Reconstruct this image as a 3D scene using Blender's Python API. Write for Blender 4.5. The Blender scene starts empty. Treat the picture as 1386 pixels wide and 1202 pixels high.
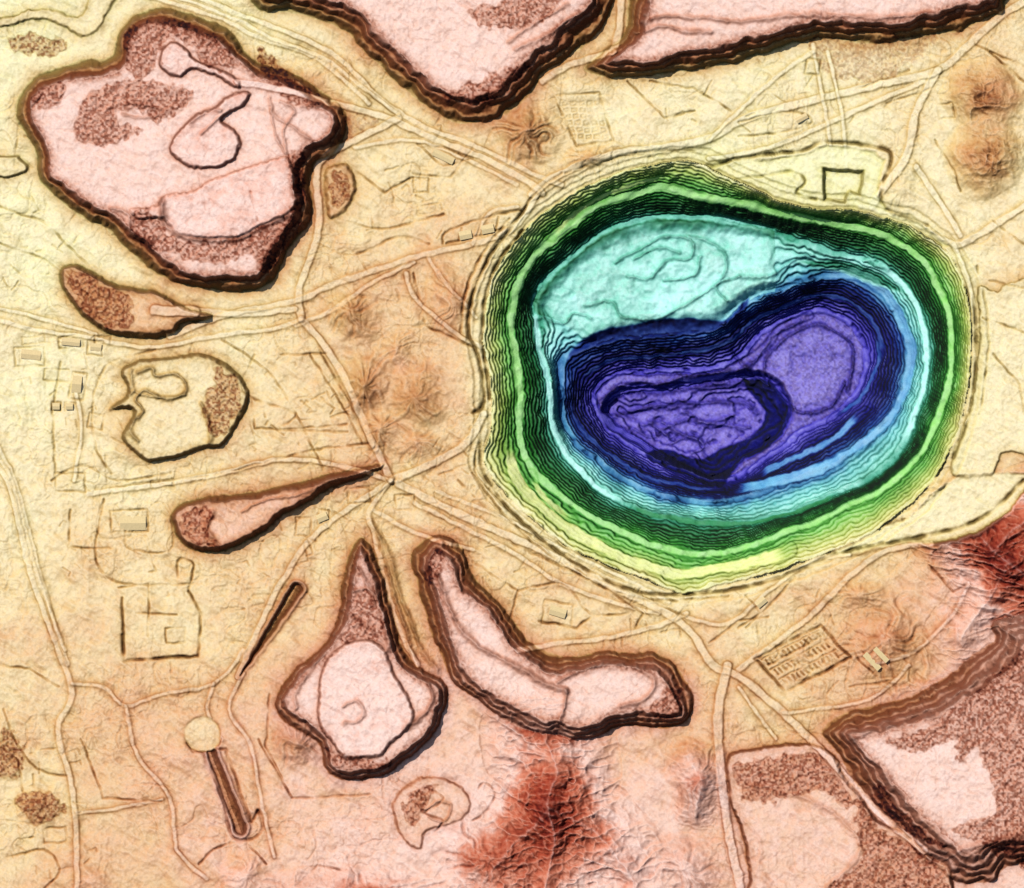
import bpy, numpy as np, math
from mathutils import Vector
rng=np.random.RandomState(7)
F=np.float32
# ---------------------------------------------------------------- survey grid (1 unit = 1 m, x east, y south of the NW corner)
STEP=1.12
core_x=np.arange(-30,1417,STEP); core_y=np.arange(-30,1233,STEP)
g=np.cumsum(1.6*1.17**np.arange(0,50)); g=g[g<26000]
xs=np.concatenate([core_x[0]-g[::-1],core_x,core_x[-1]+g]); ys=np.concatenate([core_y[0]-g[::-1],core_y,core_y[-1]+g])
nx,ny=len(xs),len(ys)
X,Y=np.meshgrid(xs.astype(F),ys.astype(F))
tabs=[np.random.RandomState(s).rand(512,512).astype(F) for s in range(14)]
def noise(x,y,sc,seed=0):
    u=x/sc+seed*17.3+1000; v=y/sc+seed*9.7+1000
    iu=np.floor(u).astype(np.int32); iv=np.floor(v).astype(np.int32)
    fu=u-iu; fv=v-iv; fu=fu*fu*(3-2*fu); fv=fv*fv*(3-2*fv)
    t=tabs[seed%14]; a=iu&511; b=iv&511; a1=(iu+1)&511; b1=(iv+1)&511
    return ((t[b,a]*(1-fu)+t[b,a1]*fu)*(1-fv)+(t[b1,a]*(1-fu)+t[b1,a1]*fu)*fv)*2-1
def ridged(x,y,sc,seed,octv=4):
    r=0;amp=1;tot=0
    for o in range(octv):
        r=r+amp*(1-np.abs(noise(x,y,sc/2**o,seed+o)))**2; tot+=amp; amp*=.5
    return r/tot
def sm(a,b,v):
    t=np.clip((v-a)/(b-a),0,1); return t*t*(3-2*t)
def box(a,r):
    for ax in (0,1):
        c=np.cumsum(np.concatenate([np.repeat(a.take([0],ax),r+1,ax),a,np.repeat(a.take([-1],ax),r,ax)],ax),ax,dtype=np.float64)
        n=a.shape[ax]; a=((c.take(range(2*r+1,2*r+1+n),ax)-c.take(range(0,n),ax))/(2*r+1)).astype(F)
    return a
XW=X+3.4*noise(X,Y,37,1)+1.5*noise(X,Y,13,2)*(.4+.6*np.abs(noise(X,Y,90,4)))+1.1*noise(X,Y,4.7,5)
YW=Y+3.4*noise(X,Y,37,3)+1.5*noise(X,Y,13,4)*(.4+.6*np.abs(noise(X,Y,90,6)))+1.1*noise(X,Y,4.7,6)
XM=X+1.1*noise(X,Y,11,8)+.4*noise(X,Y,4,3); YM=Y+1.1*noise(X,Y,11,9)+.4*noise(X,Y,4,2)
XP=X+3.2*noise(X,Y,46,1)+1.3*noise(X,Y,14,2)+0.9*noise(X,Y,5,5)
YP=Y+3.2*noise(X,Y,46,3)+1.3*noise(X,Y,14,4)+0.9*noise(X,Y,5,6)
WARP={True:(XW,YW),False:(XM,YM),'p':(XP,YP)}
Z=np.zeros_like(X);E=np.zeros_like(X);K=np.zeros_like(X);W=np.zeros_like(X);ST=np.zeros_like(X);KL=np.zeros_like(X)
LAB=np.zeros(X.shape,np.int32)
def cat(p,closed,n=5):
    p=np.array(p,float);N=len(p);out=[]
    for i in range(N if closed else N-1):
        if closed: a,b,c,d=p[(i-1)%N],p[i],p[(i+1)%N],p[(i+2)%N]
        else: a,b,c,d=p[max(i-1,0)],p[i],p[i+1],p[min(i+2,N-1)]
        for k in range(n):
            t=k/n
            out.append(.5*((2*b)+(-a+c)*t+(2*a-5*b+4*c-d)*t*t+(-a+3*b-3*c+d)*t**3))
    if not closed: out.append(p[-1])
    return np.array(out)
def sl(x0,x1,y0,y1):
    return slice(np.searchsorted(ys,y0),np.searchsorted(ys,y1)),slice(np.searchsorted(xs,x0),np.searchsorted(xs,x1))
def dist(p,closed,m,warp=True):
    GX,GY=WARP[warp]
    x0,y0=p.min(0)-m-6; x1,y1=p.max(0)+m+6
    S=sl(x0,x1,y0,y1); oy,ox=S[0].start,S[1].start
    D=np.full((S[0].stop-oy,S[1].stop-ox),m*m,F)
    N=len(p)
    for i in range(N if closed else N-1):
        a=p[i];b=p[(i+1)%N]
        s=sl(min(a[0],b[0])-m-6,max(a[0],b[0])+m+6,min(a[1],b[1])-m-6,max(a[1],b[1])+m+6)
        gx=GX[s]-F(a[0]);gy=GY[s]-F(a[1]);d=(b-a).astype(F);L=max(float(d@d),1e-6)
        t=np.clip((gx*d[0]+gy*d[1])/L,0,1)
        q=(gx-t*d[0])**2+(gy-t*d[1])**2
        v=D[s[0].start-oy:s[0].stop-oy,s[1].start-ox:s[1].stop-ox]; np.minimum(v,q,out=v)
    return S,np.sqrt(D)
def inside(p,S,warp=True):
    GX,GY=WARP[warp];gx,gy=GX[S],GY[S]
    r=np.zeros(gx.shape,bool);N=len(p)
    for i in range(N):
        a=p[i];b=p[(i+1)%N]
        if a[1]==b[1]: continue
        c=((a[1]>gy)!=(b[1]>gy)); r^=c&(gx<(b[0]-a[0])*(gy-a[1])/(b[1]-a[1])+a[0])
    return r
def sdf(pts,m,smooth=True,warp=True):
    p=cat(pts,True) if smooth else np.array(pts,float)
    S,D=dist(p,True,m,warp); I=inside(p,S,warp)
    return S,np.where(I,D,-D)
# ---------------------------------------------------------------- natural ground
samples=[(0,0,-2),(300,0,1),(60,330,1),(40,500,4),(200,650,6),(50,700,8),(100,820,12),(250,850,12),(150,1000,18),(40,980,12),(60,1100,12),(150,1180,18),
(250,1050,22),(350,1000,23),(330,1150,25),(450,1130,26),(600,1030,27),(640,1150,30),(880,1050,27),(900,1170,29),(940,980,20),(1050,960,13),(1200,860,18),(1080,800,14),(900,820,10),
(1270,800,24),(1200,740,12),(1340,560,5),(1340,420,5),(1360,330,8),(1300,280,7),(1250,200,6),(1100,150,5),(950,150,5),(850,150,7),(700,170,13),(620,220,11),(560,200,9),
(480,280,12),(600,400,15),(520,420,16),(500,500,17),(560,560,16),(610,480,15),(460,400,13),(380,520,9),(300,470,7),(420,720,12),(330,840,13),(700,760,12),(800,840,10),(600,680,14),(1000,840,12),
(1380,100,10),(1340,900,26),(1300,1220,26),(700,1220,32),(1100,240,-5),(980,230,-3),(380,920,18),(1386,740,35),(750,1080,34),(480,1190,32)]
num=np.zeros_like(X);den=np.full_like(X,1e-9)
for a,b,h in samples:
    w=1/(((X-a)**2+(Y-b)**2)+1400)**1.6*1e5
    num+=w*h;den+=w
E=num/den+2.2*noise(X,Y,70,1)+1.6*noise(X,Y,28,2)
Z=E*0.3
Z+=1.8*noise(X,Y,40,3)+1.4*noise(X,Y,17,4)
def hill(cx,cy,rx,ry,hz,he,seed,pw=1.2,g=.45):
    global Z,E
    R=max(rx,ry)*1.7
    S=sl(cx-R,cx+R,cy-R,cy+R)
    wx=XW[S]+7*noise(X[S],Y[S],30,seed);wy=YW[S]+7*noise(X[S],Y[S],30,seed+3)
    u=(wx-cx)/rx;v=(wy-cy)/ry;r=np.sqrt(u*u+v*v);th=np.arctan2(v,u)+.5*noise(X[S],Y[S],20,seed+6)
    gul=np.abs(np.sin(th*3.5+seed))*.6+np.abs(np.sin(th*7+2*r+seed))*.4
    rg=ridged(wx,wy,22,seed+2,4)
    f=np.clip(1-r,0,1)**pw
    m=sm(0,.25,r)*np.clip(1-r,0,1)*4*r
    k=f-g*.35*m*(1-gul)-g*.5*np.sqrt(f)*(1-rg)*sm(0,.2,f)
    Z[S]+=hz*k;E[S]+=he*np.clip(f+.3*m*(.6-gul),-.1,None)
    K[S]=np.maximum(K[S],.30*f**.7*(.7+.6*noise(X[S],Y[S],16,seed))*(hz>18))
def cone(cx,cy,R,hz,he,rc,seed):         # conical mound with a small summit ring
    S=sl(cx-R*1.4,cx+R*1.4,cy-R*1.4,cy+R*1.4)
    wx=XW[S]+5*noise(X[S],Y[S],24,seed);wy=YW[S]+5*noise(X[S],Y[S],24,seed+3)
    r=np.hypot(wx-cx,wy-cy);f=np.clip(1-r/R,0,1)
    Z[S]+=hz*f**1.1*(.7+.5*ridged(wx,wy,18,seed,4))-7*np.exp(-(r/rc)**2)
    E[S]+=he*f**.8-3*np.exp(-(r/(rc*.8))**2)
    K[S]=np.maximum(K[S],.34*np.exp(-((r-rc*1.4)/3)**2)+.42*f**.8*(.7+.6*noise(X[S],Y[S],14,seed))+.12*np.exp(-((r-rc*2.6)/2)**2))
cone(1328,132,56,26,10,6,2);cone(1334,214,56,28,12,8,5)
for h in [(715,183,52,46,30,7,1),(492,520,46,58,24,3,3),(478,425,46,42,19,2,4),(566,535,42,50,20,2,6),(512,585,34,34,16,2,1),(610,400,42,60,14,2,7),
 (540,470,30,36,12,2,2),(400,1000,40,44,20,4,8),(946,1058,46,62,26,8,9),(1205,870,72,80,24,3,10),(1160,800,50,40,14,2,3),(1290,730,70,50,20,5,5),(800,212,52,20,14,5,4),(560,600,48,30,14,3,8),(50,1085,44,36,12,5,9),
 (1250,935,50,30,12,3,7),(930,1180,70,50,19,5,7),(480,1215,170,45,24,10,5),(660,1160,80,60,20,7,1),(330,1190,60,50,14,5,3),(1215,255,30,40,8,2,4),(120,1180,60,50,8,2,6),(240,1020,60,40,6,1,3)]: hill(*h)
def spine(pts,hw,hz,he,seed,sp=15):
    global Z,E
    p=cat(pts,False);S,d=dist(p,False,hw+10);
    x,y=XW[S],YW[S]
    wv=y+.55*d+6*noise(x,y,30,seed)
    spur=1-np.abs(noise(d*.25,wv,sp,seed)); spur2=1-np.abs(noise(d*.6,wv-.4*d,sp*.5,seed+1))
    f=np.clip(1-d/hw,0,1)
    r=ridged(x,y,24,seed+3,4)
    k=f**.9-.42*np.minimum(1,d/18)*f**.5*(1-(.6*spur**2+.4*spur2**2))*1.1-.25*f**.5*(1-r)
    Z[S]+=hz*k;E[S]+=he*np.clip(f*1.05-.45*np.minimum(1,d/18)*f**.5*(spur**2-.4),0,None)
    W[S]=np.maximum(W[S],.35*np.exp(-(d/2.2)**2))
spine([(735,1000),(752,1040),(742,1090),(750,1140),(735,1215)],88,30,9,3)
spine([(745,1095),(800,1120),(850,1180),(860,1230)],66,19,5,5);spine([(745,1095),(690,1150),(640,1215)],56,17,4,7)
spine([(1300,700),(1345,745),(1400,790),(1440,840)],80,28,11,2,13);spine([(1345,745),(1390,700),(1440,690)],74,20,7,6,13);spine([(1360,770),(1330,820),(1300,860)],50,18,7,9)
spine([(930,1025),(950,1060),(940,1100)],30,10,3,4,9)
wr=np.exp(-(noise(XW+6*noise(X,Y,30,5),YW,24,6)/.07)**2)*.9+np.exp(-(noise(XW,YW+5*noise(X,Y,20,8),13,9)/.09)**2)*.6+np.exp(-(noise(XW+3*noise(X,Y,10,4),YW,8,2)/.13)**2)*.5
Z-=wr*sm(-.5,.4,noise(X,Y,60,12))*1.05
# ---------------------------------------------------------------- waste rock dumps
dumpid=[1]
def dump(pts,h,e,w,lab=True,tiers=2,wob=.3,smooth=True,kd=.92):
    S,d=sdf(pts,w+24,smooth)
    wv=w*(1+.22*noise(X[S],Y[S],60,5)+.12*noise(X[S],Y[S],19,8))
    t=np.clip(d/wv+wob*noise(X[S],Y[S],14,7)*(d<w)*.4,0,1)*(d>0)
    tt=t*tiers;f=np.floor(tt);fr=tt-f;t2=(f+sm(.12,.88,fr))/tiers
    t2=np.clip(t2,0,1)
    Z[S]=Z[S]*(1-.5*t2)+h*t2
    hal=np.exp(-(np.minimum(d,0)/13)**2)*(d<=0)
    E[S]=np.where(d>0,E[S]*(1-t)+e*t,E[S]+6*kd*hal)
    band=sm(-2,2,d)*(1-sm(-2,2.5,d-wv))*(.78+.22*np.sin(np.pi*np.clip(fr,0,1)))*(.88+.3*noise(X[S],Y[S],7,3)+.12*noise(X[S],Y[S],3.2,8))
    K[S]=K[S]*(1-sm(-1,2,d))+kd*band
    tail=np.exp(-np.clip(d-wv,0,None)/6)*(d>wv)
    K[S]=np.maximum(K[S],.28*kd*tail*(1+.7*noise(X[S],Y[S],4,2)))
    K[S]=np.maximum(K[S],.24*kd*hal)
    if w>12: ST[S]=np.maximum(ST[S],.65*tail)
    if lab:
        LAB[S][d>0]=dumpid[0]; dumpid[0]+=1
    return S,d
P=31
D1=[(22,135),(40,105),(70,92),(118,82),(150,78),(160,50),(178,22),(210,10),(248,14),(285,28),(312,42),(335,72),(368,90),(410,105),(445,130),(468,152),(468,182),(452,208),(430,216),(420,240),(426,275),(412,312),(390,345),(372,380),(335,395),(285,390),(240,382),(205,366),(182,342),(150,316),(108,292),(72,265),(52,245),(46,205),(28,172)]
dump(D1,46,P,22)
dump([(82,362),(98,356),(118,362),(145,378),(180,390),(215,394),(240,408),(262,418),(285,424),(280,436),(250,440),(240,454),(210,460),(165,456),(130,446),(105,427),(88,400)],22,18,9,tiers=1)
dump([(162,500),(190,486),(240,480),(290,484),(322,506),(337,540),(327,572),(305,598),(272,608),(232,624),(198,627),(172,606),(164,585),(178,560),(150,556),(172,532)],16,8,8,tiers=1,kd=.6)
dump([(232,690),(262,676),(330,666),(400,650),(460,636),(510,626),(516,634),(450,662),(390,696),(360,720),(325,742),(282,750),(250,738),(236,715)],26,P-7,12,tiers=1)
D5=[(482,728),(500,735),(516,775),(532,830),(548,880),(575,905),(604,920),(604,955),(585,1000),(545,1036),(512,1052),(470,1056),(438,1038),(430,1004),(402,986),(376,966),(376,936),(402,905),(436,876),(454,838),(466,780)]
dump(D5,34,P,15)
D6=[(556,752),(585,726),(618,738),(640,775),(662,802),(690,832),(715,868),(760,888),(815,880),(872,882),(908,898),(936,932),(936,968),(902,988),(850,982),(800,998),(755,996),(712,992),(682,975),(648,948),(615,920),(595,880),(578,840),(566,800)]
dump(D6,42,P,23,tiers=3)
dump([(320,-160),(338,0),(400,20),(450,34),(492,68),(532,106),(572,140),(615,165),(668,160),(708,136),(734,104),(765,78),(798,52),(822,25),(832,-10),(835,-160)],52,P,30,tiers=3,kd=.95)
dump([(852,-160),(850,5),(840,48),(806,72),(790,94),(850,106),(915,100),(980,88),(1040,70),(1110,52),(1160,58),(1215,56),(1280,46),(1340,26),(1366,0),(1375,-160)],48,P,27,tiers=3,kd=.95)
D8=[(1112,985),(1140,966),(1200,952),(1260,928),(1305,894),(1345,868),(1362,835),(1600,810),(1600,1170),(1385,1172),(1345,1190),(1295,1192),(1240,1155),(1200,1112),(1165,1072),(1140,1032),(1120,1005)]
dump(D8,52,P,40,tiers=4,kd=.85)
D9=[(985,1022),(1030,1012),(1082,1003),(1122,1018),(1152,1058),(1190,1108),(1228,1128),(1262,1160),(1290,1195),(1300,1400),(1010,1400),(1012,1180),(1000,1120),(985,1075)]
dump(D9,14,26,7,tiers=1,kd=.55)
dump([(440,225),(470,220),(482,250),(470,285),(445,300),(438,262)],8,16,7,tiers=1,kd=.45)
dump([(1322,390),(1350,395),(1372,380),(1480,370),(1480,640),(1375,612),(1352,630),(1338,662),(1312,650),(1285,640),(1300,590),(1318,540),(1326,470)],6,5,4,lab=False,tiers=1,kd=.5)
S,d=sdf([(1120,748),(1180,722),(1240,690),(1290,645),(1400,640),(1384,672),(1345,712),(1290,730),(1215,742),(1150,750)],12);t=sm(0,5,d);E[S]=E[S]*(1-t)+4*t;Z[S]=Z[S]*(1-t)+4*t;K[S]=np.maximum(K[S]*(1-t),.75*np.exp(-(d/2.4)**2)*(YW[S]>700))
dump([(-150,40),(0,36),(35,26),(75,30),(112,52),(135,40),(150,12),(175,-40),(160,-60),(130,-30),(110,20),(80,14),(40,10),(0,20),(-150,24)],4,5,5,lab=False,tiers=1,kd=.6)
dump([(-150,205),(0,205),(30,212),(40,228),(15,240),(-20,242),(-150,240)],6,5,5,lab=False,tiers=1,kd=.6)
dump([(530,1095),(545,1065),(580,1050),(620,1062),(640,1085),(625,1110),(580,1125),(570,1150),(545,1135)],8,26,5,tiers=1,kd=.5)
def lift(pts,h,de,w,smooth=True,k=.62):
    S,d=sdf(pts,w+10,smooth); t=sm(0,w,d); Z[S]+=h*t; E[S]+=de*t; K[S]=np.maximum(K[S],k*np.exp(-((d-w*.4)/2.3)**2))
def scarp(pts,h=7,w=2.5,k=.6):
    p=cat(pts,False);S,d=dist(p,False,14); br=.8+.35*noise(X[S],Y[S],14,6); w=w*(1+.35*noise(X[S],Y[S],23,9))
    Z[S]+=h*np.exp(-(d/w)**2)*.6; K[S]=np.maximum(K[S],k*br*np.exp(-(d/w)**2))
lift([(218,90),(224,68),(240,58),(256,66),(268,82),(300,95),(325,110),(322,122),(290,106),(262,98),(245,108),(228,104)],8,3,5)
lift([(230,205),(240,180),(262,160),(285,148),(312,128),(340,125),(330,145),(302,160),(322,178),(328,202),(316,220),(285,230),(252,226)],9,3,5)
lift([(175,282),(215,278),(222,268),(240,262),(262,255),(300,240),(350,225),(395,215),(405,260),(400,284),(370,298),(330,318),(300,326),(262,326),(236,316),(224,298),(190,296)],9,3,5,k=.05)
scarp([(222,272),(226,300),(240,318),(268,328),(310,326),(345,312),(375,296),(402,286)],8,3.2,.85)
scarp([(365,135),(372,160),(400,175),(430,192),(452,168),(440,145),(410,142)],4)
scarp([(150,285),(175,290),(178,310),(205,330)],5);scarp([(365,150),(375,190),(390,210),(385,180),(400,150),(380,140)],4,2)
scarp([(258,170),(285,150),(300,150)],5);scarp([(170,155),(200,160),(225,148),(200,140),(175,138)],3);scarp([(275,185),(295,160),(312,150)],5,2)
scarp([(468,770),(482,760),(500,800),(520,850),(525,880)],5,3,.7);scarp([(478,800),(490,795),(506,802),(520,840),(528,875)],5,2.5,.7)
scarp([(470,830),(500,850),(525,880)],3)
lift([(432,930),(445,890),(470,870),(500,865),(525,880),(540,920),(556,950),(560,975),(535,1005),(510,1025),(470,1030),(450,1005),(430,975)],9,2,6,k=.45)
scarp([(465,955),(485,950),(492,968),(478,980),(465,978)],4)
scarp([(480,740),(470,800),(458,850),(432,895),(400,935),(400,960)],5,3,.6)
scarp([(512,725),(530,790),(548,850),(566,900),(585,935),(575,965),(548,985)],7,3.4,.8)
scarp([(500,705),(525,745),(548,820),(572,878),(592,905)],6,3.4,.8)
scarp([(590,775),(606,810),(625,850),(655,880),(690,900),(740,925),(765,935)],8,4,.8)
scarp([(625,770),(650,810),(680,850),(715,885),(760,905)],6,3,.6)
scarp([(765,935),(762,960),(752,985)],7,3,.75);scarp([(755,925),(790,905),(830,895),(868,905),(885,925),(870,945),(840,955)],6,3,.7)
scarp([(700,70),(740,50),(790,20),(815,0)],6,3,.7);scarp([(690,60),(730,30),(770,10)],4,2.5);scarp([(870,30),(920,22),(1000,30),(1080,20),(1180,25),(1260,20)],5,3,.7);scarp([(860,45),(900,38),(960,45)],5,3,.7)
scarp([(290,690),(278,715),(300,738)],6,3,.7);scarp([(330,690),(350,680),(400,668),(440,655)],4,2)
scarp([(272,545),(282,575),(280,600),(255,612)],6,2.2,.8);scarp([(186,505),(205,498),(212,512),(240,508),(252,530),(225,542),(195,530),(185,545),(195,560),(175,575),(185,595)],7,2.4,.8)
scarp([(178,500),(182,530),(215,540),(250,535)],5,2,.6);scarp([(150,556),(165,545),(182,530)],5,2.5,.8)
scarp([(1020,1060),(1060,1075),(1100,1085),(1140,1110),(1165,1140),(1150,1175),(1120,1200)],3,3,.35)
scarp([(1010,1110),(1030,1140),(1030,1180),(1060,1215)],2,3,.2)
scarp([(1270,1165),(1300,1150),(1340,1140),(1386,1130)],5,3,.7);scarp([(1150,1000),(1175,1050),(1215,1100),(1255,1140),(1300,1165)],6,4,.85);scarp([(1150,1000),(1210,975),(1280,945),(1330,910)],5,3,.6)
scarp([(560,1085),(575,1095),(590,1085),(612,1090),(600,1110),(580,1105)],4,2,.5)
def stip(pts,v=1.,soft=3):
    S,d=sdf(pts,12); d=d+5*noise(X[S],Y[S],7,11)+2*noise(X[S],Y[S],3.5,1); ST[S]=np.maximum(ST[S],v*sm(-soft/2,soft,d))
    if v>.8: K[S]=np.maximum(K[S],.34*np.exp(-(d/1.6)**2))
for p in [[(168,60),(185,32),(240,28),(290,50),(325,90),(290,95),(255,60),(225,60),(215,95),(180,105)],
 [(104,160),(130,125),(175,108),(230,118),(262,130),(240,150),(215,165),(200,150),(170,150),(165,165),(190,178),(150,195),(112,190)],
 [(180,290),(205,285),(235,320),(270,332),(330,318),(400,290),(395,330),(362,372),(340,345),(290,355),(235,345),(190,330)],
 [(390,215),(412,205),(412,240),(412,285),(395,290),(400,250)],[(45,130),(90,112),(90,130),(60,150)],[(350,60),(400,105),(440,135),(430,145),(370,125)],
 [(95,370),(115,370),(150,392),(175,405),(178,440),(140,440),(110,420)],[(245,700),(270,690),(290,690),(280,720),(300,738),(265,735)],
 [(480,805),(500,800),(515,835),(520,865),(485,862),(462,872),(470,840)],[(570,770),(590,745),(600,760),(580,800)],
 [(290,495),(318,515),(326,545),(312,575),(285,590),(275,550),(290,520)],[(640,15),(680,5),(720,-5),(760,0),(740,25),(700,40),(650,35)],
 [(1000,1035),(1080,1020),(1112,1028),(1140,1060),(1150,1090),(1110,1070),(1060,1080),(1010,1080),(998,1060)],
 [(1155,1075),(1190,1120),(1240,1145),(1280,1190),(1280,1260),(1160,1260),(1120,1210),(1165,1160)],
 [(1200,1000),(1270,975),(1330,925),(1420,880),(1420,1160),(1340,1150),(1290,1120),(1345,1100),(1340,1060),(1320,1010),(1300,1030),(1290,1000),(1250,1015)],[(1190,1060),(1230,1105),(1280,1145),(1230,1130),(1180,1085)],
 [(448,235),(465,230),(474,250),(462,278),(450,285),(446,262)],[(15,50),(70,48),(90,65),(60,75),(20,70)],[(600,135),(660,140),(690,120),(720,90),(700,90),(640,115)],
 [(25,1075),(60,1072),(85,1090),(78,1110),(40,1112)],[(880,955),(915,925),(925,950),(900,975)],[(440,1010),(460,1040),(510,1040),(530,1030),(500,1030),(470,1025)],[(545,1100),(560,1070),(590,1065),(575,1085),(560,1120)],
 [(1100,50),(1160,55),(1240,45),(1260,60),(1200,110),(1150,110),(1110,90)],[(460,160),(500,150),(520,165),(480,185),(450,200)],[(0,990),(25,1000),(30,1040),(0,1050)]]:
    stip(p, .45 if p[0][0] in(1100,460) else 1)
# ---------------------------------------------------------------- roads, tracks, ditches
roadmask=np.zeros(X.shape,bool)
def road(pts,hw=4,bz=3,k=.62,lab=True,light=.28):
    hw=max(1.6,hw*.85)
    p=cat(pts,False);S,d=dist(p,False,hw+10,False)
    br=.6+.6*noise(X[S],Y[S],18,7)
    ed=np.exp(-((d-hw-1)/1.3)**2)*np.clip(br,.15,1)
    flat=1-sm(hw-1,hw+2,d)
    Z[S]+=(.9+.3*hw)*(1-sm(hw,hw+3,d)); K[S]=np.maximum(K[S]*(1-flat),k*ed); W[S]=np.maximum(W[S],light*flat); ST[S]*=1-flat; KL[S]=np.maximum(KL[S],.18*flat)
    K[S]=np.maximum(K[S],.14*np.exp(-((d-hw-3)/3)**2))
    if lab: roadmask[S]|=(d<hw)&(LAB[S]==0)
def line(pts,w=1.3,dz=2.6,k=.4,smooth=False):
    p=cat(pts,False) if smooth else np.array(pts,float)
    S,d=dist(p,False,8,False); e=np.exp(-(d/w)**2)*np.clip(.7+.7*noise(X[S],Y[S],12,4),.1,1.3)
    Z[S]-=dz*e; K[S]=np.maximum(K[S],k*e)
def rect(x0,y0,x1,y1,rot=0,dz=2,k=.36,w=1.2):
    cx,cy=(x0+x1)/2,(y0+y1)/2;c,s=math.cos(rot),math.sin(rot)
    q=[(cx+(x-cx)*c-(y-cy)*s,cy+(x-cx)*s+(y-cy)*c) for x,y in [(x0,y0),(x1,y0),(x1,y1),(x0,y1),(x0,y0)]]
    line(q,w,dz,k)
for pts,hw in [
 ([(322,112),(380,122),(450,140),(520,158),(580,185),(650,212),(712,245),(735,262)],4),
 ([(230,-20),(320,18),(400,48),(460,80),(510,130),(570,170),(640,196),(720,235),(760,250)],3),
 ([(150,-20),(290,22),(350,50),(430,80),(500,140)],2.5),([(195,-20),(310,22),(370,52),(440,80),(480,110),(540,155)],2),
 ([(540,160),(480,190),(440,212),(428,240),(432,300),(420,350),(405,390),(408,432)],4.5),
 ([(230,455),(300,428),(360,415),(408,405),(450,385),(520,362),(570,345),(640,330),(690,312),(712,290),(728,262)],3.5),
 ([(408,432),(440,470),(470,520),(500,590),(530,650)],4.5),([(400,440),(450,420),(500,385),(560,355)],2.5),
 ([(-30,425),(40,445),(110,455),(200,470),(290,455),(370,445),(408,432)],2.5),([(-30,410),(60,432),(130,452)],2),
 ([(530,650),(590,625),(630,600),(655,560)],5),([(530,650),(450,628),(380,622),(300,640),(220,655),(120,668)],3),
 ([(530,650),(470,690),(420,730),(380,790),(350,850),(322,915)],3.5),([(530,650),(500,690),(505,720),(520,780),(540,850),(565,900)],3),
 ([(540,655),(610,690),(680,722),(740,748),(810,785),(880,818),(930,850),(965,900),(1000,915),(1060,965),(1130,1035),(1190,1100),(1250,1150)],5),
 ([(560,680),(620,710),(690,745),(760,790),(830,815),(890,830)],2.5),([(590,665),(680,700),(760,742),(840,780),(905,815)],2),
 ([(985,900),(972,960),(975,1040),(985,1120),(1002,1200),(1010,1250)],6),([(700,880),(760,870),(830,862),(895,845),(930,830)],3),
 ([(720,262),(760,235),(830,208),(900,200),(965,185),(1010,160),(1090,138),(1200,112),(1270,95),(1310,62),(1350,25),(1400,-5)],5),
 ([(960,215),(1040,200),(1110,172),(1180,140),(1250,110)],3),([(1270,95),(1240,150),(1228,210),(1195,255),(1180,280)],5),
 ([(960,190),(1000,150),(1050,105),(1100,70)],2.2),([(1165,280),(1230,300),(1290,330),(1320,320),(1400,270)],4),([(1240,225),(1270,270),(1300,318)],3.5),
 ([(1000,905),(1050,870),(1100,830),(1150,780),(1200,745),(1260,735)],3.5),([(930,835),(985,845),(1040,800),(1100,760),(1150,750)],2.2),
 ([(-30,620),(10,650),(40,770),(75,870),(98,940),(78,990),(100,1080),(105,1240)],3.5),([(-30,560),(20,650),(55,780),(92,900)],2),([(-30,600),(12,640),(48,770),(88,880)],1.6),
 ([(98,925),(140,930),(170,955),(220,940),(290,925),(330,880)],2),([(170,955),(185,1020),(230,1080),(240,1150),(280,1190)],2.2),
 ([(105,1100),(150,1095),(220,1082)],1.8),([(330,910),(310,960),(340,1010),(355,1090),(372,1160)],1.8),([(830,70),(838,40),(842,-20)],5),([(735,110),(770,88),(830,70)],4),
 ([(265,420),(330,425),(400,418)],4),([(210,420),(265,422)],7),([(550,370),(560,400),(590,430),(630,460),(655,470)],2.5),([(580,350),(600,380),(628,410),(645,430)],2),
 ([(505,690),(560,720),(640,745)],2.2),([(640,330),(660,290),(700,280)],2),([(1290,330),(1310,380),(1322,440)],3),([(1130,240),(1120,170),(1100,60)],2),([(1145,230),(1140,160),(1120,70)],2),
 ([(100,520),(110,580),(100,650)],2),([(300,1000),(280,960),(290,925)],1.8),([(480,200),(560,190),(640,220),(700,250)],2),([(1050,1000),(1020,960),(1000,930)],2),
 ([(1180,900),(1240,880),(1290,830),(1310,790)],1.6),([(1060,965),(1100,960),(1180,945),(1230,900)],2)]:
    road(pts,hw)
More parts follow.
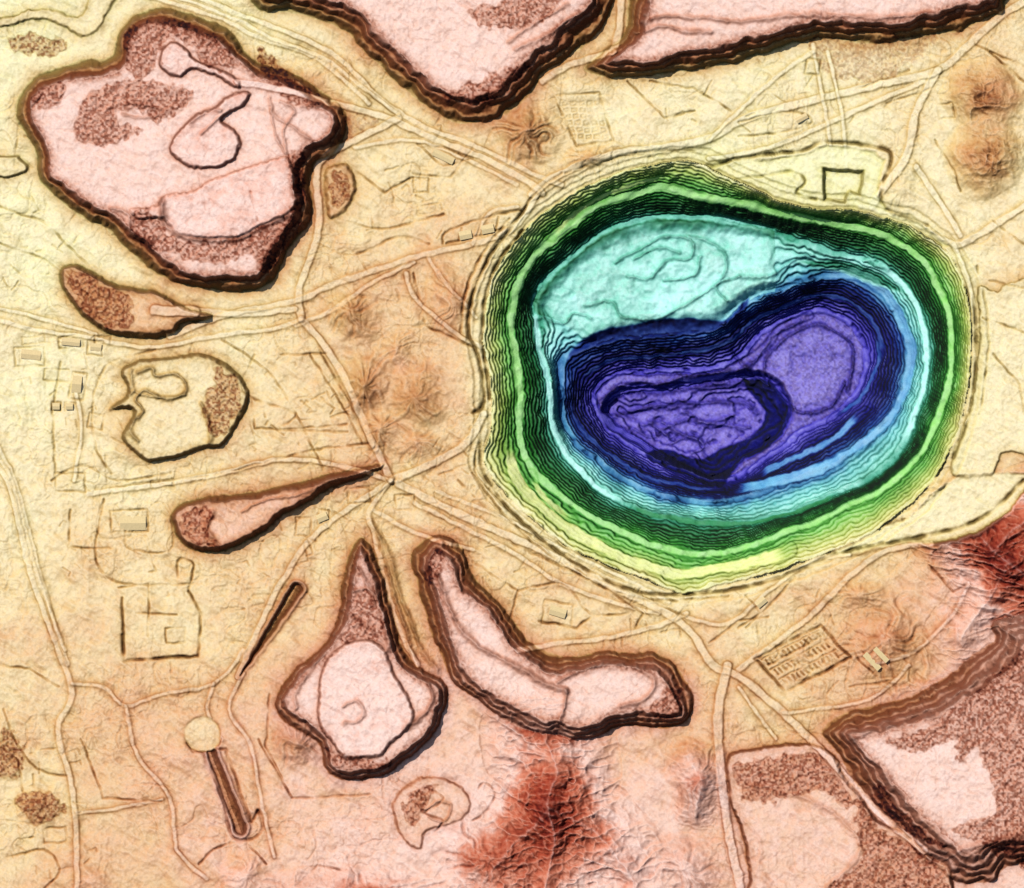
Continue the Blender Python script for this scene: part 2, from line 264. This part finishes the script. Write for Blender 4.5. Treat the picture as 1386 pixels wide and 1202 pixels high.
LN=[[(430,330),(480,345),(540,320),(580,330)],[(75,640),(70,560),(82,490)],[(440,640),(400,560),(360,500),(300,460)],
 [(430,470),(495,585)],[(420,480),(470,560),(490,600)],[(345,480),(330,530),(400,560),(380,580),(470,575)],[(380,480),(440,478)],[(340,540),(345,580),(470,585)],
 [(70,650),(110,630),(160,650),(230,640)],[(150,640),(128,600),(126,540),(140,500),(165,484),(210,474)],[(150,660),(300,640),(420,610),(500,600)],
 [(140,676),(130,760),(170,790),(260,790)],[(175,700),(172,740),(230,745),(232,700)],[(95,690),(92,740),(150,742)],
 [(200,860),(202,790),(160,795)],[(185,830),(240,832)],[(395,1080),(500,1075)],[(350,1000),(395,1080)],[(365,940),(360,1010),(395,1080)],[(110,1000),(140,1080),(220,1085)],
 [(560,370),(575,440),(640,470)],[(640,200),(610,240),(560,235)],[(565,195),(600,225),(640,215),(600,200),(565,195)],[(600,330),(610,310),(700,285),(690,305),(605,330)],[(620,325),(625,308)],[(645,320),(650,300)],[(670,312),(675,294)],
 [(750,130),(810,125),(830,190),(780,198),(750,130)],[(850,110),(900,160),(940,150)],[(880,110),(940,120),(990,150)],[(1000,165),(1070,150),(1100,165),(1060,178),(1000,185)],
 [(1040,900),(1110,862)],[(1300,260),(1290,230),(1265,190)],[(1345,300),(1386,330)],[(1200,140),(1260,120)],[(1160,120),(1230,95)],[(940,240),(1010,222),(1090,210)],
 [(700,800),(760,790),(800,830),(850,830)],[(730,840),(780,850),(800,835)],[(1010,850),(1060,800),(1075,780)],[(960,870),(1000,840),(1040,835)],[(1150,930),(1210,920),(1205,895)],
 [(1165,880),(1190,905)],[(1160,890),(1185,915)],[(1010,805),(1030,830),(1000,850)],[(640,640),(700,700),(760,750),(850,800),(930,835)],[(620,650),(660,690),(720,725)],[(650,700),(700,740),(790,780)],
 [(640,760),(700,800),(690,840)],[(780,770),(870,830),(860,850)],[(0,900),(40,905),(80,930)],[(5,960),(20,1000),(50,1040),(90,1050)],[(10,1160),(60,1150),(80,1180),(40,1220)],[(0,1010),(25,1030),(30,1070)],
 [(560,1060),(600,1080),(575,1100),(600,1110),(585,1130)],[(640,1080),(655,1060),(670,1075),(655,1100),(640,1110)],[(270,1170),(290,1150),(330,1140),(360,1170)],[(400,1200),(430,1170),(470,1180)],
 [(1340,380),(1386,390)],[(1330,430),(1386,450)],[(1345,480),(1380,520),(1386,560)],[(1320,60),(1386,90)],[(1340,70),(1386,110)],[(350,300),(340,260)],[(1258,765),(1290,800),(1310,790)],[(60,130),(25,170),(20,230)],[(480,230),(520,260),(560,240)],[(470,300),(520,310),(560,300),(600,290)],[(120,400),(60,350),(0,330)],[(0,280),(60,300),(130,370)]]
for q in LN: line(q,1.4,2.2,.44,smooth=len(q)>3 and q[0]!=q[-1])
line([(165,810),(168,894),(268,888),(272,830),(255,800)],1.8,3,.6);line([(255,800),(262,770),(256,758),(242,758),(240,780)],1.6,3,.55,True)
line([(165,860),(168,894),(268,888)],2.2,3,.4)
sheds=[(96,463,24,9,-.1),(104,520,12,22,-.1),(130,470,14,9,-.1),(42,480,26,12,-.1),(76,550,9,8,0),(94,550,9,8,0),(755,828,22,12,-.3),(1180,895,28,7,-.8),(1192,886,24,6,-.8),(600,212,30,9,-.45),(630,318,16,11,.2),(660,310,16,11,.2),(436,700,14,10,.4),(1085,160,16,7,.5),(180,708,34,18,0),(1030,815,14,9,.7)]
for a in [(80,455,112,470),(118,462,140,480),(20,470,60,495),(60,500,92,515),(95,505,115,540),(70,545,82,555),(88,545,100,555),(30,455,60,465),(128,455,150,470),(75,640,115,665),(400,700,420,725),(430,690,445,710),(150,690,200,720),(205,650,235,660),
  (225,850,250,870),(120,560,140,580),(470,660,500,680),(535,670,560,690),(735,815,775,845),(1270,140,1290,160),(560,240,580,260),(1090,80,1110,100),(60,1120,90,1140)]:
    rect(*a,rot=rng.uniform(-.15,.15))
for i in range(280):
    zx=[(430,620,120,90),(700,760,120,60),(1040,830,120,60),(120,500,110,70),(1050,130,160,50),(250,700,180,140),(600,250,110,80),(1150,900,90,50),(620,660,60,60),(380,540,70,60),(60,300,60,100),(60,1100,60,90),(880,840,50,40),(470,700,60,50)][i%14]
    x=zx[0]+rng.uniform(-1,1)*zx[2];y=zx[1]+rng.uniform(-1,1)*zx[3];a=rng.choice([-.25,1.32,.6,-.9])+rng.normal()*.12;L=rng.uniform(5,26)
    if LAB[np.searchsorted(ys,y),np.searchsorted(xs,x)]>0: continue
    c,s=math.cos(a)*L,math.sin(a)*L
    q=[(x,y),(x+c,y+s)]
    if rng.rand()<.45: q.append((x+c-s*.4,y+s+c*.4))
    line(q,1.0,rng.uniform(.8,1.6),.2)
def P4(o,u,v,a,b): return (o[0]+u[0]*a+v[0]*b,o[1]+u[1]*a+v[1]*b)
o,u,v=(1022,892),(88,-46),(40,44)
line([P4(o,u,v,0,0),P4(o,u,v,1,0),P4(o,u,v,1,1),P4(o,u,v,0,1),P4(o,u,v,0,0)],2,4,.5)
for b in (.2,.5,.8):
    for i in range(13):
        a=.1+i*.066; line([P4(o,u,v,a,b-.06),P4(o,u,v,a,b+.06)],1.2,2,rng.uniform(.15,.5))
    line([P4(o,u,v,.05,b-.12),P4(o,u,v,.93,b-.12)],1.2,1.6,.3)
for i in range(5):
    for j in range(6): rect(762+i*11+j*2,138+j*9,768+i*11+j*2,142+j*9,rot=-.1,dz=1.2,k=rng.uniform(.05,.4))
for i in range(12): line([(1040+i*3.2,205-i*2),(1046+i*3.2,213-i*2)],1,1.5,.25)
def spike(a,b,w0,w1,dz):                 # tapering slot with spoil lips
    a=np.array(a,float);b=np.array(b,float);S=sl(min(a[0],b[0])-30,max(a[0],b[0])+30,min(a[1],b[1])-30,max(a[1],b[1])+30)
    v=b-a;L=np.hypot(*v);gx=XM[S]-a[0];gy=YM[S]-a[1];t=(gx*v[0]+gy*v[1])/L/L;side=(gx*v[1]-gy*v[0])/L
    tc=np.clip(t,0,1);d=np.hypot(gx-tc*v[0],gy-tc*v[1]);hw=w0+(w1-w0)*tc
    m=1-sm(-1.5,1.5,d-hw);Z[S]-=dz*m;E[S]+=5*np.exp(-((d-hw-3)/5)**2)
    lip=np.exp(-((d-hw-3.5)/2.2)**2);Z[S]+=4*lip*(hw/max(w0,w1))
    K[S]=np.maximum(K[S],m*np.where(side>-hw*.2,1.0,.4));K[S]=np.maximum(K[S],.34*lip)
spike((402,798),(326,914),8,.4,9)
spike((286,1018),(326,1122),6,8,8)
line([(276,1020),(300,1080),(312,1122),(322,1136),(345,1134),(356,1118),(350,1098)],2.4,5,.6,True);line([(290,1012),(306,1014),(330,1085),(340,1112),(350,1098)],2,4,.6)
S,d=dist(np.array([(274,994),(274.5,994)]),False,44,False);t=1-sm(23,26,d);E[S]=E[S]*(1-t)+(14)*t;Z[S]=Z[S]*(1-t)+5*t;W[S]=np.maximum(W[S],.08*t);K[S]*=1-t;K[S]=np.maximum(K[S],.18*np.exp(-((d-26)/2)**2))
line([(252,1005),(262,1018),(290,1018),(300,1000)],1.2,2,.5)
def pad(pts,e,h,w=4,smooth=False):
    S,d=sdf(pts,w+12,smooth);t=sm(0,w,d);E[S]=E[S]*(1-t)+e*t;Z[S]=Z[S]*(1-.8*t)+h*t;K[S]*=1-t;ST[S]*=1-t
pad([(930,235),(1010,215),(1090,205),(1120,195),(1185,203),(1202,215),(1190,262),(1205,285),(1250,300),(1290,335),(1250,340),(1180,300),(1080,285),(990,258)],-4,-3,5)
S,d=sdf([(1112,226),(1172,230),(1166,266),(1150,262),(1146,276),(1114,272)],16,False,False);t=sm(0,5,d);Z[S]-=12*t;K[S]=np.maximum(K[S],.42*np.exp(-((d-1)/2.2)**2))
line([(930,232),(1010,213),(1088,203),(1118,192),(1190,200),(1206,215),(1192,262),(1206,286),(1255,305)],2.6,6,.65,smooth=True)
line([(950,248),(1030,238),(1070,232),(1090,245),(1078,262),(1105,270)],2,3,.5,smooth=True)
line([(765,235),(830,213),(900,204),(950,206)],2.2,4,.6,smooth=True)
for q in [[(700,300),(665,345),(640,398),(634,450),(650,490),(655,545),(640,560)],[(708,312),(672,360),(654,420),(656,480),(662,540)],[(650,600),(655,640),(690,690),(740,735),(800,775),(860,800),(910,805),(980,800),(1060,780),(1130,750),(1200,735),(1270,722),(1330,700),(1386,650)],
  [(1318,400),(1322,480),(1312,560),(1290,620)]]: line(q,2.6,5,.8,smooth=True)
for q in [[(645,610),(646,645),(680,694),(732,742),(795,784),(858,808),(910,813),(985,806)],[(1322,360),(1334,410),(1338,470),(1326,560)],[(690,296),(655,340),(630,395),(624,450)]]: line(q,1.6,3,.4,smooth=True)
line([(760,235),(725,262),(700,300)],2,4,.6,smooth=True)
# ---------------------------------------------------------------- the open pit
C0=[(880,222),(940,220),(990,243),(1050,268),(1110,282),(1170,288),(1215,300),(1255,322),(1288,352),(1306,390),(1314,440),(1314,500),(1303,560),(1287,612),(1260,655),(1218,694),(1165,728),(1105,752),(1040,774),(970,796),(920,800),(868,785),(825,768),(782,746),(738,716),(698,682),(668,652),(655,622),(662,590),(664,540),(662,490),(655,450),(658,410),(672,370),(695,335),(722,302),(760,272),(800,248),(840,230)]
C1=[(870,258),(905,252),(960,268),(1040,284),(1110,300),(1175,312),(1232,338),(1268,378),(1286,430),(1288,500),(1274,562),(1246,615),(1202,658),(1145,690),(1080,715),(1020,738),(960,750),(900,742),(850,724),(800,698),(752,664),(716,628),(702,580),(704,530),(700,478),(690,435),(704,385),(728,345),(765,308),(815,275)]
C2=[(732,440),(722,412),(742,378),(775,345),(820,312),(870,296),(930,292),(1000,300),(1060,318),(1120,338),(1175,350),(1222,378),(1250,425),(1258,480),(1250,540),(1228,598),(1192,640),(1132,668),(1070,690),(1010,706),(950,706),(890,696),(832,675),(788,642),(760,605),(746,560),(744,510),(734,475)]
C3=[(758,500),(782,472),(840,458),(910,450),(965,444),(1005,416),(1055,388),(1110,372),(1158,374),(1198,398),(1226,440),(1232,490),(1216,545),(1186,588),(1142,622),(1090,644),(1030,664),(980,680),(930,678),(876,662),(828,636),(788,604),(764,562)]
C4=[(806,528),(840,506),(890,500),(950,498),(1005,482),(1035,450),(1075,425),(1122,418),(1162,440),(1178,485),(1168,532),(1138,562),(1098,580),(1068,604),(1030,628),(985,650),(930,640),(880,618),(836,592),(808,560)]
C5=[(826,548),(860,530),(910,530),(960,516),(1015,512),(1050,522),(1066,556),(1052,590),(1010,612),(975,640),(935,632),(890,608),(850,584),(828,566)]
CS=[C0,C1,C2,C3,C4,C5];HS=[0,-42,-88,-120,-182,-208];SHf=[0,3.5,3,3,2,1]
Sp=sl(560,1400,130,900)
def full(pts):
    p=cat(pts,True);S,D=dist(p,True,190,'p');I=inside(p,S,'p')
    A=np.full((Sp[0].stop-Sp[0].start,Sp[1].stop-Sp[1].start),-190,F)
    V=np.where(I,D,-D)
    y0=max(S[0].start,Sp[0].start);y1=min(S[0].stop,Sp[0].stop);x0=max(S[1].start,Sp[1].start);x1=min(S[1].stop,Sp[1].stop)
    A[y0-Sp[0].start:y1-Sp[0].start,x0-Sp[1].start:x1-Sp[1].start]=V[y0-S[0].start:y1-S[0].start,x0-S[1].start:x1-S[1].start]
    return A
DS=[full(c) for c in CS]
xx,yy=X[Sp],Y[Sp]
H=np.zeros_like(xx);inpit=DS[0]>0;wide=np.zeros_like(xx)
for i in range(5):
    m=(DS[i]>0)&(DS[i+1]<=0)
    a=np.maximum(DS[i]-SHf[i],0);b=np.maximum(-DS[i+1]-SHf[i+1],0)
    t=a/(a+b+1e-3)
    wd=np.clip((DS[i]-DS[i+1]-58)/25,0,1) if i==2 else 0
    t=t*(1-wd)+wd*(.35*sm(0,.15,t)+.65*sm(.82,1,t)) if i==2 else t
    h=HS[i]+(HS[i+1]-HS[i])*t
    H=np.where(m,h,H); wide=np.where(m,wd,wide)
m=DS[5]>0
H=np.where(m,HS[5]-12*sm(0,30,DS[5])+5*noise(xx,yy,26,3),H)
Hn=H+2.6*noise(xx,yy,34,5)+2.0*noise(xx,yy,10,6)+.8*noise(xx,yy,5,7)
st=5.4
q=Hn/st+.5;f=np.floor(q);HT=st*(f+sm(.32,.68,q-f)-.5)
notr=np.maximum(wide,(DS[5]>0)*.2); floorR=(DS[4]>0)&(DS[5]<=0)
notr=np.where(floorR,.2,notr)
Hf=HT*(1-notr)+Hn*notr
fl=sm(2,8,DS[4])*(DS[5]<=0)*sm(-6,-14,DS[5]); Hf=Hf*(1-fl)+(-185+2*noise(xx,yy,30,2)+1.5*noise(xx,yy,11,3))*fl
Z[Sp]=np.where(inpit,Hf,Z[Sp]);E[Sp]=np.where(inpit,H-5+5*noise(xx,yy,40,8)-3*(H<-150)+6*(wide>.5),E[Sp])
E[Sp]=np.where(~inpit&(DS[0]>-40),E[Sp]*(1-.6*sm(-40,0,DS[0]))-4*sm(-40,0,DS[0])*.6,E[Sp])
for arr in (K,W,ST,KL): arr[Sp]=np.where(inpit,0,arr[Sp])
pk=np.where(inpit&(DS[1]<=0),.14+.34*sm(0,30,DS[0])*sm(720,560,yy)+.12*sm(1200,1290,xx),0)
pk=np.where((DS[1]>0)&(DS[2]<=0),.42,pk);pk=np.where((DS[2]>0)&(DS[3]<=0),.42*(1-wide),pk);pk=np.where((DS[3]>0)&(DS[4]<=0),.40,pk)
pk=pk*(.75+.8*noise(xx,yy,30,4)+.3*noise(xx,yy,9,5))
pk=np.where((DS[4]>0)&(fl<.5),.12,pk)
pk=box(pk.astype(F),2)
strat=np.abs((q-np.floor(q))-.5)*2
brk=.6+.7*noise(xx,yy,20,10)
pk=pk*(1.2-.85*sm(.45,1,strat)*brk)
K[Sp]=np.where(inpit,np.clip(pk,0,1),K[Sp])
W[Sp]=np.where(inpit&(wide<.5)&(fl<.3)&(DS[5]<=0),.32*sm(.6,1,strat)*np.clip(brk,0,1),W[Sp])
W[Sp]=np.where(inpit&(wide>.5),.22,W[Sp])
ST[Sp]=np.where(inpit&(fl>.5),.42,ST[Sp]);ST[Sp]=np.where(inpit&(DS[5]>0),.3,ST[Sp]);ST[Sp]=np.where(inpit&(wide>.8)&(noise(xx,yy,30,9)>.2),.1,ST[Sp])
W[Sp]=np.where(inpit&(fl>.5),.12,W[Sp])
rim=np.clip((DS[0]+26)/26,0,1)*(DS[0]<=0)*sm(1386,1250,xx)
rq=rim*3;Z[Sp]-=np.where(DS[0]<=0,(np.floor(rq)+sm(.3,.7,rq-np.floor(rq)))*2.6*sm(330,300,np.abs(yy-500)),0)
LP=LAB[Sp];LP[inpit]=100;roadmask[Sp]&=~inpit
def bench(pts,hw=3,w=.6,e=None):
    p=cat(pts,False);S,d=dist(p,False,hw+10,'p')
    hv=hw*(1+.4*noise(X[S],Y[S],22,5))
    t=1-sm(hv-.8,hv+2,d); br=np.clip(.75+.6*noise(X[S],Y[S],12,6),0,1)
    for q in (p[0],p[-1]): t=t*sm(2,26,np.hypot(X[S]-q[0],Y[S]-q[1]))
    W[S]=np.maximum(W[S]*(1-t),w*t*br); K[S]=K[S]*(1-t); K[S]=np.maximum(K[S],.6*np.exp(-((d-hw-3)/1.8)**2)); KL[S]=np.maximum(KL[S],.4*t)
    if e is not None: E[S]=E[S]*(1-t)+e*t
    zc=Z[S]; Z[S]=zc*(1-t)+(box(zc,4)*.7+zc*.3)*t
bench(C1[20:]+C1[:6],4.4,.36,-38);bench(C1[4:22],3.2,.3,-38)
bench([(722,412),(728,450),(736,490),(744,530),(750,575),(772,620),(800,652),(850,682)],3,.3,-98);bench([(850,682),(900,700),(960,708),(1020,706),(1080,690),(1140,668)],2.4,.2,-80)
bench([(1190,355),(1235,395),(1252,440),(1256,490),(1248,545),(1225,602)],2.8,.3,-98);bench([(728,400),(745,374),(778,342),(820,312),(870,296),(930,292),(1000,300)],2.2,.15,-90)
bench([(905,240),(860,246),(815,266),(775,293),(745,322)],2.2,.2,-24)
bench([(1110,366),(1170,370),(1208,400),(1230,445),(1235,490),(1220,545),(1186,590),(1130,625),(1070,645),(990,662)],5,.35,-124)
bench([(1130,570),(1170,540),(1192,490),(1188,440)],2.2,.25,-136);bench([(1020,645),(1090,615),(1140,590),(1175,555)],3,.3,-128)
bench([(800,545),(840,515),(890,512),(950,512),(1000,496),(1040,470),(1060,445),(1100,425)],2.4,.15,-188)
bench([(800,540),(815,565),(860,595),(900,620)],2.4,.15,-188);bench([(780,520),(800,500),(850,485),(930,478),(990,462),(1030,430),(1090,402),(1150,402),(1190,440),(1200,490)],1.8,.22,-140)
bench([(770,530),(785,575),(820,610),(870,642),(930,660),(985,662)],1.6,.2,-140)
bench([(690,600),(700,650),(740,690),(790,725),(850,760),(920,775),(1000,765),(1070,745)],6,.25,-14);bench([(720,640),(735,670),(780,705)],3,.3,-20)
for pts in [[(790,412),(830,408),(842,428),(880,432),(925,415),(955,395),(980,372),(985,345),(965,325),(935,316)],[(835,356),(865,336),(905,318),(938,322),(936,345),(905,352),(880,378),(850,374)],[(1000,372),(1045,372),(1080,350),(1100,345)],[(900,380),(940,370),(950,345)],[(860,350),(890,335),(920,338)],
   [(985,405),(970,385),(1000,372)],[(735,430),(760,440),(775,425),(800,430)],
   [(1045,520),(1040,490),(1055,465),(1080,445),(1115,440),(1145,455),(1160,480),(1155,530)],[(890,585),(930,570),(980,575),(1020,580)],[(910,600),(940,590),(960,605),(940,615)],[(880,570),(910,590)],[(990,470),(1020,500),(1045,520)],
   [(1060,540),(1090,560),(1130,550),(1150,520)],[(870,575),(900,570),(925,585),(960,600)],[(930,560),(960,572),(1000,560)],[(840,520),(880,520),(940,505),(1000,500),(1030,480)],[(1085,432),(1050,452),(1030,485),(1000,505)]]:
    scarp(pts,5,2.2,.7)
scarp([(815,548),(850,528),(900,528),(960,520),(1020,516),(1050,528)],5,4,.85);scarp([(830,562),(880,548),(950,546),(1010,542),(1030,560)],5,3.4,.8);scarp([(850,578),(880,590),(905,585)],4,3,.8)
def ink(pts,k,e=None):
    S,d=sdf(pts,12,True,'p');t=sm(-2,4,d);K[S]=np.maximum(K[S],k*t*(.85+.3*noise(X[S],Y[S],8,3)))
    if e is not None:E[S]=E[S]*(1-t)+e*t
ink([(1005,510),(1050,516),(1074,560),(1052,604),(1010,622),(978,660),(930,648),(872,616),(905,606),(950,620),(985,602),(1025,585),(1038,556),(1018,532)],.5,-164)
ink([(790,455),(850,440),(920,428),(985,430),(1015,405),(1000,440),(900,462),(800,480),(765,500)],.45,-140)
ink([(1080,352),(1130,348),(1185,362),(1225,392),(1200,388),(1140,365)],.5,-90)
# ---------------------------------------------------------------- micro-relief
inner=(X>-40)&(X<1430)&(Y>-40)&(Y<1240)
amp=np.where(LAB==100,.75,1.15)
ca,sa=math.cos(.5),math.sin(.5)
U=X*ca+Y*sa;V=-X*sa+Y*ca
Z+=amp*(.8*noise(U,V*2.6,16,10)+.45*noise(X,Y,6,11)+.32*noise(X,Y,3.2,12))*inner
Z+=np.clip(ST,0,1)*(1.5*noise(X,Y,3.4,3)+.8*noise(X,Y,5.5,4))*inner
Z=np.clip(Z,-260,140)
# ---------------------------------------------------------------- tint: elevation ramp, burnt in by steepness, plus painted relief shading
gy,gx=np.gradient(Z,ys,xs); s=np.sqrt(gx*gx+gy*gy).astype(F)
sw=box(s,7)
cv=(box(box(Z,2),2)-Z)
ramp=[(-235,(160,150,230)),(-205,(148,138,224)),(-182,(132,124,212)),(-168,(60,60,164)),(-148,(44,60,150)),(-134,(70,118,184)),(-122,(132,192,218)),(-114,(174,232,232)),(-98,(190,242,230)),(-90,(124,204,180)),(-82,(66,158,110)),(-68,(66,150,86)),(-52,(108,188,98)),(-38,(166,218,134)),(-22,(204,220,142)),(-10,(234,232,172)),(-2,(237,229,184)),(5,(237,221,178)),(11,(232,207,160)),(17,(225,187,143)),(22,(227,184,148)),(27,(233,194,172)),(33,(240,209,195)),(38,(224,164,138)),(46,(200,124,94)),(58,(176,92,68)),(80,(140,58,46))]
rp=np.array([r[0] for r in ramp],float);rc=np.array([r[1] for r in ramp],float)/255
rl=np.where(rc<=.04045,rc/12.92,((rc+.055)/1.055)**2.4)
Et=E+1.4*noise(X,Y,12,9)+1.*noise(X,Y,5,10)
T=np.stack([np.interp(Et,rp,rl[:,k]) for k in range(3)],-1)
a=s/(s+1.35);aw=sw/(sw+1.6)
dark=np.clip(.80*a+.28*aw*(sw>.25)+K*.68+.15*np.clip(cv,0,2),0,1.15)*(1-KL)  # blurred slope and hollows add painted occlusion to the slope and pigment darkening
wl=np.clip(W*.6+.13*np.clip(-cv,0,2.5),0,.6)[...,None];T=T*(1-wl)+wl*(T*.5+.48)  # besides pale surfaces, convex crests are painted lighter for an embossed look
grain=sm(-.15,.35,noise(X,Y,2.7,13))*np.clip(ST,0,1)
T=T*(1-np.clip(ST,0,1)[...,None]*np.array([.14,.25,.31]))*(1-grain[...,None]*np.array([.34,.48,.54]))
T=np.clip(T,.004,.9)
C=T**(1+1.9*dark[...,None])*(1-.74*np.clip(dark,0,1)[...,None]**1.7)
lum=(C*np.array([.25,.65,.10])).sum(-1,keepdims=True);C=C*.94+lum*.06
C=np.clip(C*1.05,.003,.87)
# ---------------------------------------------------------------- meshes
VS=.5
Zg=Z*VS
co=np.stack([X-693,601-Y,Zg],-1).reshape(-1,3).astype(F)
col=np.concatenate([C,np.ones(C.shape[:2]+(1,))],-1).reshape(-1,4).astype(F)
idx=np.arange(nx*ny).reshape(ny,nx)
quads=np.stack([idx[:-1,:-1],idx[1:,:-1],idx[1:,1:],idx[:-1,1:]],-1).reshape(-1,4)
fl=LAB.copy();fl[roadmask&(LAB==0)]=200
fl=fl[:-1,:-1].reshape(-1)
ggy,ggx=np.gradient(Zg,ys,xs)
nrm=np.stack([-ggx,ggy,np.ones_like(ggx)],-1);nrm/=np.linalg.norm(nrm,axis=-1,keepdims=True);nrm=nrm.reshape(-1,3).astype(F)
def material(name,rough=.9,gs=1.0):
    m=bpy.data.materials.new(name);m.use_nodes=True;nt=m.node_tree;n=nt.nodes;b=n['Principled BSDF']
    at=n.new('ShaderNodeAttribute');at.attribute_name='tint'
    tc=n.new('ShaderNodeNewGeometry')
    no=n.new('ShaderNodeTexNoise');no.inputs['Scale'].default_value=.35*gs;no.inputs['Detail'].default_value=6;no.inputs['Roughness'].default_value=.7
    mr=n.new('ShaderNodeMapRange');mr.inputs[1].default_value=.3;mr.inputs[2].default_value=.7;mr.inputs[3].default_value=.88;mr.inputs[4].default_value=1.1
    mx=n.new('ShaderNodeVectorMath');mx.operation='SCALE'
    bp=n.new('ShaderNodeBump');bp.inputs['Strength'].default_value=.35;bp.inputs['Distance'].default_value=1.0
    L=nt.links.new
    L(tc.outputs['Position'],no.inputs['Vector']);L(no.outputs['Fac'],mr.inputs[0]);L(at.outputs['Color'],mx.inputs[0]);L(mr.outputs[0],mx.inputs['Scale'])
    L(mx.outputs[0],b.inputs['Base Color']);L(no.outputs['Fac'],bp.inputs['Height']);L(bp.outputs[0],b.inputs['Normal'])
    b.inputs['Roughness'].default_value=rough;b.inputs['Specular IOR Level'].default_value=.15
    return m
mt=material('bare_ground');mp=material('pit_rock');md=material('dumped_waste_rock');mr_=material('graded_gravel')
def piece(name,label,mat):
    f=quads[fl==label]
    if len(f)==0:return
    u,inv=np.unique(f,return_inverse=True);inv=inv.reshape(-1)
    me=bpy.data.meshes.new(name);me.vertices.add(len(u));me.vertices.foreach_set('co',co[u].reshape(-1))
    me.loops.add(len(inv));me.loops.foreach_set('vertex_index',inv.astype(np.int32))
    me.polygons.add(len(f));me.polygons.foreach_set('loop_start',np.arange(0,len(inv),4,dtype=np.int32))
    me.update(calc_edges=True)
    me.polygons.foreach_set('use_smooth',np.ones(len(f),bool))
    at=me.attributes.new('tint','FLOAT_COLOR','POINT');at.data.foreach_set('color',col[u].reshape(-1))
    try: me.normals_split_custom_set_from_vertices(nrm[u])
    except Exception as ex: print(ex)
    me.materials.append(mat)
    ob=bpy.data.objects.new(name,me);bpy.context.collection.objects.link(ob)
piece('terrain_ground',0,mt);piece('open_pit_mine',100,mp);piece('haul_road',200,mr_)
for i in range(1,dumpid[0]): piece('waste_rock_dump',i,md)
# ---------------------------------------------------------------- works buildings (gabled sheds)
def flatmat(n,c):
    m=bpy.data.materials.new(n);m.use_nodes=True;nt=m.node_tree;b=nt.nodes['Principled BSDF']
    no=nt.nodes.new('ShaderNodeTexNoise');no.inputs['Scale'].default_value=.6;r=nt.nodes.new('ShaderNodeValToRGB')
    r.color_ramp.elements[0].color=[x*.75 for x in c]+[1];r.color_ramp.elements[1].color=[min(1,x*1.1) for x in c]+[1]
    g_=nt.nodes.new('ShaderNodeNewGeometry');nt.links.new(g_.outputs['Position'],no.inputs['Vector']);nt.links.new(no.outputs['Fac'],r.inputs[0]);nt.links.new(r.outputs[0],b.inputs['Base Color']);b.inputs['Roughness'].default_value=.95;b.inputs['Specular IOR Level'].default_value=.1
    return m
mw=flatmat('shed_wall',(.36,.20,.06));mroof=flatmat('shed_roof',(.72,.55,.28));mdoor=flatmat('shed_door',(.18,.1,.04))
def mesh(name,v,f,mat,par):
    me=bpy.data.meshes.new(name);me.from_pydata(v,[],f);me.materials.append(mat);o=bpy.data.objects.new(name,me);bpy.context.collection.objects.link(o);o.parent=par
def shed(px,py,l,w,rot,h=1.6):
    zz=Zg[np.searchsorted(ys,py),np.searchsorted(xs,px)]-.3
    e=bpy.data.objects.new('industrial_shed',None);bpy.context.collection.objects.link(e);e.location=(px-693,601-py,zz);e.rotation_euler=(0,0,rot)
    a,b,r=l/2,w/2,h+w*.09
    mesh('walls',[(-a,-b,-1),(a,-b,-1),(a,b,-1),(-a,b,-1),(-a,-b,h),(a,-b,h),(a,b,h),(-a,b,h),(-a,0,r-.05),(a,0,r-.05)],[(0,1,5,4),(2,3,7,6),(1,2,6,9,5),(3,0,4,8,7)],mw,e)
    A,B=a+.4,b+.4
    mesh('roof',[(-A,-B,h-.05),(A,-B,h-.05),(A,0,r),(-A,0,r),(-A,B,h-.05),(A,B,h-.05)],[(0,1,2,3),(3,2,5,4)],mroof,e)
    mesh('door',[(a+.05,-1.2,0),(a+.05,1.2,0),(a+.05,1.2,1.4),(a+.05,-1.2,1.4)],[(0,1,2,3)],mdoor,e)
for q in sheds: shed(*q)
# ---------------------------------------------------------------- light
EL,AZ=math.radians(41),math.radians(-42)
sd=Vector((math.sin(AZ)*math.cos(EL),math.cos(AZ)*math.cos(EL),math.sin(EL)))
L=bpy.data.lights.new('sun','SUN');L.energy=4.9;L.angle=math.radians(.5);L.color=(1,.98,.95)
lo=bpy.data.objects.new('sun',L);bpy.context.collection.objects.link(lo);lo.rotation_euler=sd.to_track_quat('Z','Y').to_euler()
w=bpy.data.worlds.new('World');bpy.context.scene.world=w;w.use_nodes=True;nt=w.node_tree
sk=nt.nodes.new('ShaderNodeTexSky');sk.sky_type='NISHITA';sk.sun_disc=False;sk.sun_elevation=EL;sk.sun_rotation=AZ
nt.links.new(sk.outputs[0],nt.nodes['Background'].inputs[0]);nt.nodes['Background'].inputs[1].default_value=.08
c=bpy.data.cameras.new('camera');c.sensor_width=36;c.lens=36*9000/1386;c.clip_start=100;c.clip_end=60000
co_=bpy.data.objects.new('camera',c);bpy.context.collection.objects.link(co_);co_.location=(0,0,9000);bpy.context.scene.camera=co_
sc=bpy.context.scene;sc.view_settings.view_transform='Standard';sc.view_settings.look='None';sc.view_settings.exposure=0
